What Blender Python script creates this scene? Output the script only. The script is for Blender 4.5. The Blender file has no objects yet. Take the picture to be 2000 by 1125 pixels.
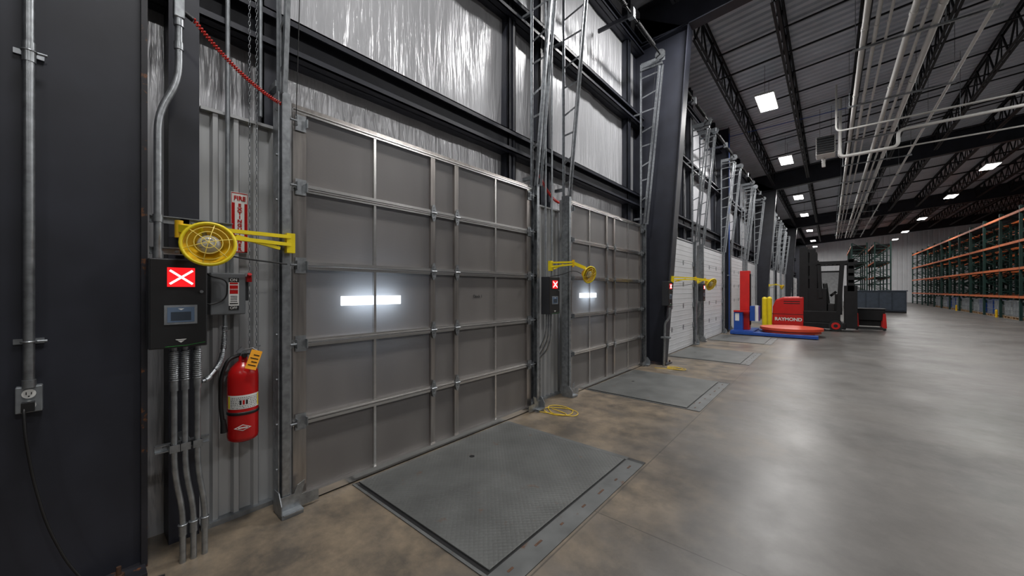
import bpy, math, random
from mathutils import Vector, Matrix, noise
random.seed(4)
S=bpy.context.scene
COL=S.collection
# ------------------------------------------------------------------ materials
def nd(nt,t,**k):
    n=nt.nodes.new(t)
    for a,b in k.items(): setattr(n,a,b)
    return n
def pmat(name,col,rough=.5,metal=0,var=.18,scale=6,bump=0,bscale=40,stretch=(1,1,1),emit=None,es=0,spec=.5,rust=None,rustamt=.62,rscale=5):
    m=bpy.data.materials.new(name); m.use_nodes=True
    nt=m.node_tree; L=nt.links.new
    b=nt.nodes['Principled BSDF']
    tc=nd(nt,'ShaderNodeTexCoord'); mp=nd(nt,'ShaderNodeMapping'); mp.inputs['Scale'].default_value=stretch
    L(tc.outputs['Object'],mp.inputs['Vector'])
    n=nd(nt,'ShaderNodeTexNoise'); n.inputs['Scale'].default_value=scale; n.inputs['Detail'].default_value=5
    L(mp.outputs[0],n.inputs['Vector'])
    r=nd(nt,'ShaderNodeMapRange'); r.inputs[1].default_value=.3; r.inputs[2].default_value=.7
    r.inputs[3].default_value=1-var; r.inputs[4].default_value=1+var
    L(n.outputs[0],r.inputs[0])
    mx=nd(nt,'ShaderNodeMix',data_type='RGBA',blend_type='MULTIPLY'); mx.inputs[0].default_value=1
    mx.inputs[6].default_value=(*col,1)
    L(r.outputs[0],mx.inputs[7])
    out=mx.outputs[2]
    if rust:
        n2=nd(nt,'ShaderNodeTexNoise'); n2.inputs['Scale'].default_value=rscale; n2.inputs['Detail'].default_value=8; n2.inputs['Roughness'].default_value=.7
        L(tc.outputs['Object'],n2.inputs['Vector'])
        r2=nd(nt,'ShaderNodeMapRange'); r2.inputs[1].default_value=rustamt; r2.inputs[2].default_value=rustamt+.06
        L(n2.outputs[0],r2.inputs[0])
        m2=nd(nt,'ShaderNodeMix',data_type='RGBA'); m2.inputs[7].default_value=(*rust,1)
        L(r2.outputs[0],m2.inputs[0]); L(out,m2.inputs[6]); out=m2.outputs[2]
    L(out,b.inputs['Base Color'])
    b.inputs['Roughness'].default_value=rough; b.inputs['Metallic'].default_value=metal
    b.inputs['Specular IOR Level'].default_value=spec
    if bump:
        n3=nd(nt,'ShaderNodeTexNoise'); n3.inputs['Scale'].default_value=bscale; n3.inputs['Detail'].default_value=3
        L(mp.outputs[0],n3.inputs['Vector'])
        bp=nd(nt,'ShaderNodeBump'); bp.inputs['Strength'].default_value=bump; bp.inputs['Distance'].default_value=.02
        L(n3.outputs[0],bp.inputs['Height']); L(bp.outputs[0],b.inputs['Normal'])
    if emit:
        b.inputs['Emission Color'].default_value=(*emit,1); b.inputs['Emission Strength'].default_value=es
    return m
NAVY=pmat('navy_painted_steel',(.019,.021,.031),.48,var=.25,scale=3)
NAVYR=pmat('navy_steel_rusty',(.018,.018,.024),.5,var=.3,rust=(.16,.06,.02),rustamt=.58,rscale=14)
GALV=pmat('galvanized_steel',(.37,.39,.41),.36,.88,var=.25,scale=25)
GALVD=pmat('dull_galvanized',(.29,.31,.33),.48,.7,var=.2,scale=18)
ALU=pmat('aluminium_rail',(.72,.71,.70),.26,.95,var=.08,scale=8,stretch=(1,.2,4))
ALUD=pmat('stainless_stile',(.44,.41,.39),.28,.9,var=.22,scale=5,stretch=(1,6,.5))
WHITE=pmat('white_door_skin',(.60,.61,.63),.45,var=.04,scale=2)
LINER=pmat('grey_liner_panel',(.42,.43,.44),.42,.15,var=.08,scale=3,stretch=(1,3,.4))
BLACK=pmat('black_plastic',(.010,.010,.011),.45,var=.15)
BLACKM=pmat('black_steel',(.009,.009,.010),.5,0,var=.2,spec=.3)
DGREY=pmat('dark_grey_enclosure',(.05,.052,.058),.38,.4,var=.1)
GREYB=pmat('grey_switch_box',(.15,.16,.17),.45,.3,var=.08)
RED=pmat('red_paint',(.45,.008,.008),.25,var=.08)
REDR=pmat('red_vehicle_paint',(.55,.012,.010),.4,var=.08)
ORR=pmat('orange_red_paint',(.60,.06,.02),.45,var=.1)
YEL=pmat('yellow_paint',(.82,.64,.01),.38,var=.08)
YELO=pmat('amber_yellow',(.80,.48,.01),.4,var=.1)
BLUE=pmat('blue_paint',(.015,.07,.33),.4,var=.1)
WPAINT=pmat('white_label',(.72,.72,.70),.45,var=.05)
WPIPE=pmat('white_pipe',(.70,.69,.66),.45,var=.08,scale=3)
CORDR=pmat('red_coiled_cord',(.55,.02,.01),.4,var=.1)
CORDY=pmat('yellow_cord',(.75,.52,.03),.5,var=.1)
TAG=pmat('orange_tag',(.85,.36,.01),.6,var=.1)
GREEN=pmat('rack_green',(.008,.035,.028),.45,.1,var=.2)
ORANGE=pmat('rack_orange',(.60,.14,.035),.5,var=.15)
TOTE=pmat('white_tote_plastic',(.34,.36,.36),.5,var=.2,scale=3)
WOOD=pmat('pallet_wood',(.30,.19,.10),.7,var=.3,scale=10)
BGREY=pmat('blue_grey_steel',(.035,.048,.068),.5,.2,var=.15)
DECKM=pmat('ceiling_deck_metal',(.58,.61,.68),.55,.0,var=.10,scale=1.5)
JOIST=pmat('joist_black_primer',(.013,.014,.017),.5,var=.2,spec=.3)
PLATE=pmat('leveler_plate_steel',(.118,.122,.119),.5,.3,var=.22,scale=3,rust=(.13,.08,.055),rustamt=.625,rscale=5)
FRAME=pmat('leveler_frame_grey',(.13,.135,.135),.5,.3,var=.25,scale=4,rust=(.12,.06,.035),rustamt=.59,rscale=6)
XRED=pmat('lit_red_screen',(.5,.01,.01),.4,emit=(1,.01,.015),es=1.6)
XWH=pmat('lit_white_cross',(.9,.7,.7),.4,emit=(1,.80,.78),es=3)
LCD=pmat('lcd_display',(.10,.13,.18),.15,emit=(.1,.2,.35),es=.1)
GRN=pmat('green_line',(.01,.3,.03),.4)
LENS=pmat('led_lens',(.9,.9,.9),.4,emit=(1,.98,.95),es=22)
DAY=pmat('daylight_pane',(.9,.95,1),.2,emit=(.85,.93,1),es=3.0)
HALO=pmat('added_halo_glow',(.9,.95,1),.2,emit=(.85,.93,1),es=15)  # emission for the added halo strip hidden behind the clear doors
BULB=pmat('frosted_bulb',(.42,.42,.39),.15,var=.1)
GUARD=pmat('pale_yellow_wire',(.85,.66,.12),.4,var=.05)
RUST=pmat('rusty_steel',(.10,.05,.03),.7,.2,var=.5,scale=30)
def vinyl():
    m=bpy.data.materials.new('silver_white_vinyl_insulation'); m.use_nodes=True; nt=m.node_tree; L=nt.links.new
    b=nt.nodes['Principled BSDF']; tc=nd(nt,'ShaderNodeTexCoord')
    b.inputs['Metallic'].default_value=.3; b.inputs['Roughness'].default_value=.3
    n0=nd(nt,'ShaderNodeTexNoise'); n0.inputs['Scale'].default_value=1.2; L(tc.outputs['Object'],n0.inputs['Vector'])
    cr=nd(nt,'ShaderNodeValToRGB'); cr.color_ramp.elements[0].color=(.46,.465,.49,1); cr.color_ramp.elements[1].color=(.58,.585,.61,1)
    L(n0.outputs[0],cr.inputs[0]); L(cr.outputs[0],b.inputs['Base Color'])
    prev=None
    for sc,st,dist,strg in ((2.4,(1,2.2,.35),.06,.6),(8,(1,2.8,.22),.02,.6)):
        mp=nd(nt,'ShaderNodeMapping'); mp.inputs['Scale'].default_value=st
        L(tc.outputs['Object'],mp.inputs['Vector'])
        n=nd(nt,'ShaderNodeTexNoise'); n.inputs['Scale'].default_value=sc; n.inputs['Detail'].default_value=4; n.inputs['Distortion'].default_value=.6
        L(mp.outputs[0],n.inputs['Vector'])
        bp=nd(nt,'ShaderNodeBump'); bp.inputs['Strength'].default_value=strg; bp.inputs['Distance'].default_value=dist
        L(n.outputs[0],bp.inputs['Height'])
        if prev: L(prev.outputs[0],bp.inputs['Normal'])
        prev=bp
    L(prev.outputs[0],b.inputs['Normal'])
    return m
VINYL=vinyl()
nt=PLATE.node_tree; b=nt.nodes['Principled BSDF']; tc=nd(nt,'ShaderNodeTexCoord')
mp=nd(nt,'ShaderNodeMapping'); mp.inputs['Rotation'].default_value=(0,0,math.radians(45)); mp.inputs['Scale'].default_value=(1,1,1)
ck=nd(nt,'ShaderNodeTexVoronoi'); ck.inputs['Scale'].default_value=36; ck.inputs['Randomness'].default_value=.0
nt.links.new(tc.outputs['Object'],mp.inputs[0]); nt.links.new(mp.outputs[0],ck.inputs['Vector'])
bp=nd(nt,'ShaderNodeBump'); bp.inputs['Strength'].default_value=.55; bp.inputs['Distance'].default_value=.008; bp.invert=True
nt.links.new(ck.outputs['Distance'],bp.inputs['Height']); nt.links.new(bp.outputs[0],b.inputs['Normal'])
def twin():
    m=bpy.data.materials.new('translucent_twinwall'); m.use_nodes=True; nt=m.node_tree; L=nt.links.new
    b=nt.nodes['Principled BSDF']; out=nt.nodes['Material Output']
    tc=nd(nt,'ShaderNodeTexCoord'); mp=nd(nt,'ShaderNodeMapping'); mp.inputs['Scale'].default_value=(1,1.2,.35)
    n=nd(nt,'ShaderNodeTexNoise'); n.inputs['Scale'].default_value=2; n.inputs['Detail'].default_value=2
    L(tc.outputs['Object'],mp.inputs[0]); L(mp.outputs[0],n.inputs['Vector'])
    cr=nd(nt,'ShaderNodeValToRGB'); cr.color_ramp.elements[0].color=(.155,.142,.133,1); cr.color_ramp.elements[1].color=(.205,.189,.178,1)
    cr.color_ramp.elements[0].position=.3; cr.color_ramp.elements[1].position=.7
    L(n.outputs[0],cr.inputs[0]); L(cr.outputs[0],b.inputs['Base Color'])
    b.inputs['Roughness'].default_value=.34
    w=nd(nt,'ShaderNodeTexWave'); w.bands_direction='Z'; w.inputs['Scale'].default_value=32; w.inputs['Distortion'].default_value=0
    L(tc.outputs['Object'],w.inputs['Vector'])
    bp=nd(nt,'ShaderNodeBump'); bp.inputs['Strength'].default_value=.12; bp.inputs['Distance'].default_value=.004
    L(w.outputs['Fac'],bp.inputs['Height']); L(bp.outputs[0],b.inputs['Normal'])
    t=nd(nt,'ShaderNodeBsdfTranslucent'); t.inputs[0].default_value=(.75,.8,.88,1)
    mx=nd(nt,'ShaderNodeMixShader'); mx.inputs[0].default_value=.2
    L(b.outputs[0],mx.inputs[1]); L(t.outputs[0],mx.inputs[2]); L(mx.outputs[0],out.inputs[0])
    return m
TWIN=twin()
def floor_mat():
    m=bpy.data.materials.new('polished_concrete'); m.use_nodes=True; nt=m.node_tree; L=nt.links.new
    b=nt.nodes['Principled BSDF']; tc=nd(nt,'ShaderNodeTexCoord')
    sp=nd(nt,'ShaderNodeSeparateXYZ'); L(tc.outputs['Object'],sp.inputs[0])
    def N(sc,det=6,ro=.6,src=None):
        n=nd(nt,'ShaderNodeTexNoise'); n.inputs['Scale'].default_value=sc; n.inputs['Detail'].default_value=det; n.inputs['Roughness'].default_value=ro
        L(src or tc.outputs['Object'],n.inputs['Vector']); return n.outputs[0]
    def MR(i,a,b_,c,d):
        r=nd(nt,'ShaderNodeMapRange'); r.inputs[1].default_value=a;r.inputs[2].default_value=b_;r.inputs[3].default_value=c;r.inputs[4].default_value=d
        L(i,r.inputs[0]); return r.outputs[0]
    def MA(op,a,b_=None):
        r=nd(nt,'ShaderNodeMath',operation=op)
        for i,q in enumerate((a,b_)):
            if q is None: continue
            if isinstance(q,(int,float)): r.inputs[i].default_value=q
            else: L(q,r.inputs[i])
        return r.outputs[0]
    def MIX(f,a,c,bt='MIX'):
        x=nd(nt,'ShaderNodeMix',data_type='RGBA',blend_type=bt)
        if isinstance(f,(int,float)): x.inputs[0].default_value=f
        else: L(f,x.inputs[0])
        for i,q in ((6,a),(7,c)):
            if isinstance(q,tuple): x.inputs[i].default_value=q
            else: L(q,x.inputs[i])
        return x.outputs[2]
    big=MR(N(.5,6,.6),.36,.64,0,1)
    c=MIX(big,(.082,.076,.071,1),(.138,.128,.118,1))
    fine=MR(N(7,8,.75),.3,.7,.84,1.16); c=MIX(1,c,fine,'MULTIPLY')
    nx=MA('ADD',sp.outputs[0],MR(N(1.3,5),.3,.7,-.7,.7))
    tz=MR(nx,1.0,2.3,.9,0)
    c=MIX(tz,c,MIX(MR(N(2.2,7,.7),.38,.62,0,1),(.090,.076,.061,1),(.25,.195,.135,1)))
    st=MR(N(.9,8,.72),.53,.69,0,.65); c=MIX(st,c,(.045,.042,.039,1))
    ya=MA('PINGPONG',MA('ADD',sp.outputs[1],-2.28),3.585/2*1.0)
    j1=MA('LESS_THAN',ya,.004)
    far=MA('GREATER_THAN',sp.outputs[0],1.6)
    j1=MA('MULTIPLY',j1,far)
    j2=MA('LESS_THAN',MA('ABSOLUTE',MA('ADD',sp.outputs[0],-1.66)),.005)
    j3=MA('LESS_THAN',MA('ABSOLUTE',MA('ADD',sp.outputs[0],-6.2)),.005)
    j=MA('MAXIMUM',MA('MAXIMUM',j1,j2),j3)
    c=MIX(MA('MULTIPLY',j,.6),c,(.03,.028,.025,1))
    L(c,b.inputs['Base Color'])
    L(MR(N(1.1,7,.65),.3,.7,.30,.46),b.inputs['Roughness'])
    b.inputs['Specular IOR Level'].default_value=.5
    bp=nd(nt,'ShaderNodeBump'); bp.inputs['Strength'].default_value=.05; bp.inputs['Distance'].default_value=.01
    L(N(6,3),bp.inputs['Height']); L(bp.outputs[0],b.inputs['Normal'])
    return m
FLOORM=floor_mat()
# ------------------------------------------------------------------ mesh builder
class MB:
    def __init__(s): s.v=[];s.f=[];s.mi=[];s.sm=[];s.mats=[]
    def m(s,mat):
        if mat not in s.mats: s.mats.append(mat)
        return s.mats.index(mat)
    def add(s,vs,fs,mat,smooth=False):
        o=len(s.v); i=s.m(mat)
        s.v+= [Vector(v) for v in vs]
        for f in fs: s.f.append([a+o for a in f]); s.mi.append(i); s.sm.append(smooth)
        return s
    def box(s,x0,x1,y0,y1,z0,z1,mat):
        return s.add([(x0,y0,z0),(x1,y0,z0),(x1,y1,z0),(x0,y1,z0),(x0,y0,z1),(x1,y0,z1),(x1,y1,z1),(x0,y1,z1)],
          [(0,3,2,1),(4,5,6,7),(0,1,5,4),(1,2,6,5),(2,3,7,6),(3,0,4,7)],mat)
    def beam(s,p0,p1,w,h,mat,up=(0,0,1)):
        p0,p1=Vector(p0),Vector(p1); d=(p1-p0).normalized(); u=Vector(up)
        if abs(d.dot(u))>.98: u=Vector((1,0,0))
        a=d.cross(u).normalized(); c=a.cross(d).normalized()
        vs=[]
        for p in (p0,p1):
            for i,j in ((-1,-1),(1,-1),(1,1),(-1,1)): vs.append(p+a*(w/2*i)+c*(h/2*j))
        return s.add(vs,[(0,1,2,3),(7,6,5,4),(0,4,5,1),(1,5,6,2),(2,6,7,3),(3,7,4,0)],mat)
    def cyl(s,p0,p1,r,mat,r2=None,n=14):
        p0,p1=Vector(p0),Vector(p1); r2=r if r2 is None else r2
        d=(p1-p0).normalized(); u=Vector((0,0,1)) if abs(d.z)<.9 else Vector((1,0,0))
        a=d.cross(u).normalized(); c=a.cross(d)
        vs=[p0+(a*math.cos(t)+c*math.sin(t))*r for t in [2*math.pi*k/n for k in range(n)]]
        vs+=[p1+(a*math.cos(t)+c*math.sin(t))*r2 for t in [2*math.pi*k/n for k in range(n)]]
        s.add(vs,[(k,(k+1)%n,n+(k+1)%n,n+k) for k in range(n)],mat,True)
        s.add(vs[:n],[tuple(range(n))[::-1]],mat); s.add(vs[n:],[tuple(range(n))],mat); return s
    def tube(s,pts,r,mat,n=8,closed=False):
        pts=[Vector(p) for p in pts]; K=len(pts)
        T=[]
        for i in range(K):
            if closed: t=pts[(i+1)%K]-pts[i-1]
            else: t=pts[min(i+1,K-1)]-pts[max(i-1,0)]
            T.append(t.normalized())
        u=Vector((0,0,1)) if abs(T[0].z)<.9 else Vector((1,0,0))
        a=T[0].cross(u).normalized(); vs=[]
        for i in range(K):
            a=(a-T[i]*a.dot(T[i])).normalized(); c=T[i].cross(a)
            for k in range(n):
                t=2*math.pi*k/n; vs.append(pts[i]+(a*math.cos(t)+c*math.sin(t))*r)
        fs=[]
        for i in range(K if closed else K-1):
            j=(i+1)%K
            for k in range(n): fs.append((i*n+k,i*n+(k+1)%n,j*n+(k+1)%n,j*n+k))
        s.add(vs,fs,mat,True)
        if not closed:
            s.add(vs[:n],[tuple(range(n))[::-1]],mat); s.add(vs[-n:],[tuple(range(n))],mat)
        return s
    def ring(s,c,ax,R,r,mat,N=28,n=6):
        c=Vector(c);ax=Vector(ax).normalized(); u=Vector((0,0,1)) if abs(ax.z)<.9 else Vector((1,0,0))
        a=ax.cross(u).normalized(); b_=ax.cross(a)
        return s.tube([c+(a*math.cos(2*math.pi*k/N)+b_*math.sin(2*math.pi*k/N))*R for k in range(N)],r,mat,n,True)
    def prism(s,pts,axis,a,b_,mat):
        def P(p,t): return {'x':(t,p[0],p[1]),'y':(p[0],t,p[1]),'z':(p[0],p[1],t)}[axis]
        n=len(pts); vs=[P(p,a) for p in pts]+[P(p,b_) for p in pts]
        return s.add(vs,[tuple(range(n)),tuple(range(n,2*n))[::-1]]+[(k,n+k,n+(k+1)%n,(k+1)%n) for k in range(n)],mat)
    def lathe(s,c,ax,prof,mat,n=24):
        c=Vector(c);ax=Vector(ax).normalized(); u=Vector((0,0,1)) if abs(ax.z)<.9 else Vector((1,0,0))
        a=ax.cross(u).normalized(); b_=ax.cross(a); vs=[]
        for (r,h) in prof:
            for k in range(n):
                t=2*math.pi*k/n; vs.append(c+ax*h+(a*math.cos(t)+b_*math.sin(t))*r)
        fs=[(i*n+k,i*n+(k+1)%n,(i+1)*n+(k+1)%n,(i+1)*n+k) for i in range(len(prof)-1) for k in range(n)]
        return s.add(vs,fs,mat,True)
def props(o,label=None,category=None,kind=None,group=None):
    if label: o['label']=label
    if category: o['category']=category
    if kind: o['kind']=kind
    if group: o['group']=group
def mk(name,mb,parent=None,label=None,category=None,kind=None,group=None,bevel=0):
    me=bpy.data.meshes.new(name)
    if parent is not None:
        base=Vector(parent['_b'])
    else:
        xs=[v.x for v in mb.v];ys=[v.y for v in mb.v];zs=[v.z for v in mb.v]
        base=Vector(((min(xs)+max(xs))/2,(min(ys)+max(ys))/2,min(zs)))
    me.from_pydata([v-base for v in mb.v],[],mb.f)
    for m_ in mb.mats: me.materials.append(m_)
    for p,i,sm in zip(me.polygons,mb.mi,mb.sm): p.material_index=i; p.use_smooth=sm
    import bmesh
    bm=bmesh.new(); bm.from_mesh(me); bmesh.ops.recalc_face_normals(bm,faces=bm.faces); bm.to_mesh(me); bm.free()
    o=bpy.data.objects.new(name,me); COL.objects.link(o)
    if parent is not None:
        o.parent=parent; o['_b']=list(base)
    else:
        o.location=base; o['_b']=list(base)
    props(o,label,category,kind,group)
    if bevel:
        b=o.modifiers.new('bevel','BEVEL'); b.width=bevel; b.segments=2; b.limit_method='ANGLE'
    return o
def root(name,loc,label=None,category=None,kind=None,group=None):
    e=bpy.data.objects.new(name,None); e.empty_display_size=.1; e.location=loc; e['_b']=list(loc)
    COL.objects.link(e); props(e,label,category,kind,group); return e
def dup(o,off=(0,0,0),parent=None,label=None):
    n=o.copy(); COL.objects.link(n)
    if parent is None:
        n.location=Vector(o.location)+Vector(off)
        if label: n['label']=label
    else: n.parent=parent
    for c in list(o.children): dup(c,parent=n)
    return n
def text(s,size,pos,face,mat,parent,name='lettering',bold=0,sx=1):
    cu=bpy.data.curves.new('t','FONT'); cu.body=s; cu.size=size; cu.align_x='CENTER'; cu.align_y='CENTER'; cu.extrude=.0008; cu.offset=bold
    t=bpy.data.objects.new('t',cu); COL.objects.link(t); bpy.context.view_layer.update()
    me=bpy.data.meshes.new_from_object(t.evaluated_get(bpy.context.evaluated_depsgraph_get()))
    bpy.data.objects.remove(t)
    R={'x':Matrix(((0,0,1),(1,0,0),(0,1,0))),'-y':Matrix(((1,0,0),(0,0,-1),(0,1,0)))}[face]
    base=Vector(parent['_b'])
    for v in me.vertices: v.co=R@Vector((v.co.x*sx,v.co.y,v.co.z))+Vector(pos)-base
    me.materials.clear(); me.materials.append(mat)
    o=bpy.data.objects.new(name,me); COL.objects.link(o); o.parent=parent; o['_b']=list(base); return o
def fillet(pts,r,k=5):
    pts=[Vector(p) for p in pts]; out=[pts[0]]
    for i in range(1,len(pts)-1):
        a,b_,c=pts[i-1],pts[i],pts[i+1]
        ra=min(r,(a-b_).length*.45,(c-b_).length*.45)
        p=b_+(a-b_).normalized()*ra; q=b_+(c-b_).normalized()*ra
        for j in range(k+1):
            t=j/k; out.append(p*(1-t)**2+b_*2*t*(1-t)+q*t*t)
    out.append(pts[-1]); return out

# ------------------------------------------------------------------ room
Y0,Y1,XR=-12.,64.,28.
def roofz(x): return 7.42+.083*x
mk('floor',MB().box(-.6,XR,Y0,Y1,-.2,0,FLOORM),kind='structure')
bpy.data.objects['floor'].data.transform(Matrix.Translation(Vector(bpy.data.objects['floor'].location))); bpy.data.objects['floor'].location=(0,0,0)
w=MB(); NY,NZ=900,30; vs=[];fs=[]
for i in range(NY+1):
    y=Y0+(Y1-Y0)*i/NY
    for j in range(NZ+1):
        z=7.55*j/NZ
        d=.035*noise.noise(Vector((y*1.3,z*.45,0)))+.014*noise.noise(Vector((y*5,z*.6,4)))
        vs.append((-.30+d,y,z))
for i in range(NY):
    for j in range(NZ):
        a=i*(NZ+1)+j; fs.append((a,a+NZ+1,a+NZ+2,a+1))
w.add(vs,fs,VINYL,True)
mk('wall_left',w,kind='structure')
ENDW=pmat('end_wall_panel',(.72,.73,.75),.5,var=.06,scale=1)
w=MB()
pts=[]
x=-.4
while x<XR: pts+= [(x,Y1),(x+.25,Y1),(x+.28,Y1+.03),(x+.37,Y1+.03)]; x+=.4
vs=[(p[0],p[1],0) for p in pts]+[(p[0],p[1],10) for p in pts]; n=len(pts)
w.add(vs,[(i,i+1,n+i+1,n+i) for i in range(n-1)],ENDW)
mk('wall_back',w,kind='structure')
mk('wall_right',MB().box(XR,XR+.1,Y0,Y1,0,10,ENDW),kind='structure')
mk('wall_front',MB().box(-.4,XR,Y0-.1,Y0,0,10,DGREY),kind='structure')
prof=[];y=Y0
while y<Y1: prof+=[(y,0),(y+.11,0),(y+.14,.045),(y+.20,.045)]; y+=.23
n=len(prof)
vs=[(-.45,p[0],roofz(-.45)+p[1]) for p in prof]+[(XR,p[0],roofz(XR)+p[1]) for p in prof]
mk('ceiling',MB().add(vs,[(i,i+1,n+i+1,n+i) for i in range(n-1)],DECKM),kind='structure')

# ------------------------------------------------------------------ steel frames
for fy in (7.75,23.3,38.8,54.3):
    r=root('frame_column',(0,fy,0),'navy tapered steel column beside the dock doors','steel column',group='tapered building columns')
    m=MB()
    m.add([(-.3,fy-.006,0),(.30,fy-.006,0),(.78,fy-.006,6.62),(-.3,fy-.006,7.3),(-.3,fy+.006,0),(.30,fy+.006,0),(.78,fy+.006,6.62),(-.3,fy+.006,7.3)],
          [(0,1,2,3),(7,6,5,4),(0,4,5,1),(1,5,6,2),(2,6,7,3),(3,7,4,0)],NAVY)
    mk('web',m,r)
    m=MB(); m.add([(.30,fy-.13,0),(.32,fy-.13,0),(.80,fy-.13,6.62),(.78,fy-.13,6.62),(.30,fy+.13,0),(.32,fy+.13,0),(.80,fy+.13,6.62),(.78,fy+.13,6.62)],
          [(0,1,2,3),(7,6,5,4),(0,4,5,1),(1,5,6,2),(2,6,7,3),(3,7,4,0)],NAVY)
    m.box(-.315,-.295,fy-.13,fy+.13,0,7.3,NAVY); m.box(-.31,.79,fy-.13,fy+.13,6.60,6.63,NAVY)
    mk('flange',m,r)
    m=MB().box(-.3,.40,fy-.17,fy+.17,0,.02,NAVYR)
    for yy in (fy-.14,fy+.14): m.cyl((.36,yy,.02),(.36,yy,.06),.016,RUST,n=6)
    mk('base_plate',m,r)
    m=MB(); x0,x1=-.2,XR-.2
    def zt(x): return roofz(x)-.04
    def zb(x): return 6.62+.083*(x-.78)
    m.add([(x0,fy-.006,zb(x0)),(x1,fy-.006,zb(x1)),(x1,fy-.006,zt(x1)),(x0,fy-.006,zt(x0)),(x0,fy+.006,zb(x0)),(x1,fy+.006,zb(x1)),(x1,fy+.006,zt(x1)),(x0,fy+.006,zt(x0))],
          [(0,1,2,3),(7,6,5,4),(0,4,5,1),(1,5,6,2),(2,6,7,3),(3,7,4,0)],NAVY)
    m.beam((x0,fy,zb(x0)),(x1,fy,zb(x1)),.26,.02,NAVY); m.beam((x0,fy,zt(x0)),(x1,fy,zt(x1)),.26,.02,NAVY)
    mk('roof_girder',m,label='navy steel roof girder spanning between the bar joists',category='roof beam',group='roof girders')
for fy in (7.75,23.3,38.8,54.3):
    mk('interior_column',MB().box(18.4-.15,18.4+.15,fy-.15,fy+.15,0,8,NAVY),label='navy square steel column',category='steel column',group='interior columns')
for fy in (15.2,30.9,46.4):
    m=MB().box(-.31,.12,fy-.006,fy+.006,0,7.3,NAVY).box(.10,.12,fy-.11,fy+.11,0,7.3,NAVY).box(-.31,-.29,fy-.11,fy+.11,0,7.3,NAVY)
    mk('wall_column',m,label='slim navy wide-flange column on the dock wall',category='steel column',group='slim wall columns')
r=root('corner_column',(0,-.3,0),'wide navy steel column with rusty flange edge beside control box','steel column')
mk('web',MB().box(-.012,0,-1.3,.225,0,7.3,NAVY),r)
mk('flange',MB().box(-.31,.035,.225,.25,0,7.3,NAVYR),r,label='flange with rust-stained edge')
mk('base_plate',MB().box(-.012,.14,-1.3,.24,0,.02,NAVYR),r)
for q in (.03,.14):
    m=MB().cyl((.07,q,.02),(.07,q,.035),.022,RUST,n=6).cyl((.07,q,.035),(.07,q,.075),.010,RUST,n=8)
    mk('anchor_bolt',m,r,label='rusty anchor bolt')
bays=[(.25,7.74),(7.76,15.19),(15.21,23.29),(23.31,30.89),(30.91,38.79),(38.81,46.39),(46.41,54.29),(54.31,64)]
def girt(ya,yb,za,zb_):
    m=MB().box(-.31,-.11,ya,yb,zb_-.012,zb_,NAVY).box(-.31,-.11,ya,yb,za,za+.012,NAVY).box(-.2,-.188,ya,yb,za,zb_,NAVY)
    m.box(-.122,-.11,ya,yb,za,za+.05,NAVY).box(-.122,-.11,ya,yb,zb_-.05,zb_,NAVY)
    return m
for (a,b_) in bays:
    for za,zb_ in ((3.20,3.46),(4.9,5.12),(6.45,6.65)):
        mk('wall_girt',girt(a,b_,za,zb_),label='navy steel girt across white wall insulation',category='steel beam',group='wall girts')
def post(ya,yb,x0=-.3,x1=-.175,z1=7.3):
    return MB().box(x0,x1,ya,ya+.012,0,z1,NAVY).box(x0,x1,yb-.012,yb,0,z1,NAVY).box(x1-.03,x1-.018,ya,yb,0,z1,NAVY).box(x1-.012,x1,ya,ya+.05,0,z1,NAVY).box(x1-.012,x1,yb-.05,yb,0,z1,NAVY)
mk('jamb_post',MB().box(-.31,-.10,.35,.49,0,7.3,NAVY),label='narrow navy steel post behind the control box',category='steel post')
# ------------------------------------------------------------------ dock doors
DOORS=[.974,4.56,8.25,11.84,15.8,19.4,23.95,27.5,31.5,35.1,39.4,43.,47.,50.6,55.,58.6]
W=2.706; SEC=.547; ZB=.03
for k,y0 in enumerate(DOORS):
    y1=y0+W
    ps=[(y0+2.50,y0+2.64)]
    ps.append((y0-.42,y0-.17) if k else (y0-.13,y0-.03))
    for a,b_ in ps:
        mk('jamb_post',post(a,b_),label='navy steel door jamb post rising to the roof',category='steel post',group='door jamb posts')
def hinge(y,z,x=.032):
    m=MB()
    for s_ in (1,-1):
        pts=[(y-.026,z+s_*.008),(y+.026,z+s_*.008),(y+.026,z+s_*.028),(y+.010,z+s_*.078),(y-.010,z+s_*.078),(y-.026,z+s_*.028)]
        m.prism(pts,'x',x,x+.005,GALV)
        m.cyl((x+.004,y,z+s_*.05),(x+.010,y,z+s_*.05),.006,GALVD,n=6)
        m.cyl((x+.004,y,z+s_*.024),(x+.010,y,z+s_*.024),.006,GALVD,n=6)
    m.cyl((x+.008,y-.03,z),(x+.008,y+.03,z),.009,GALV,n=8)
    return m
def rollerb(y,z,s_):
    m=MB().box(.03,.036,y-.035,y+.035,z-.055,z+.055,GALV).box(.036,.07,y-.035,y-.029,z-.03,z+.03,GALV).box(.036,.07,y+.029,y+.035,z-.03,z+.03,GALV)
    m.cyl((.058,y-.03,z),(.058,y+s_*.09,z),.007,GALVD,n=8).cyl((.058,y+s_*.08,z),(.058,y+s_*.10,z),.022,BLACK,n=12)
    return m
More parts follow.
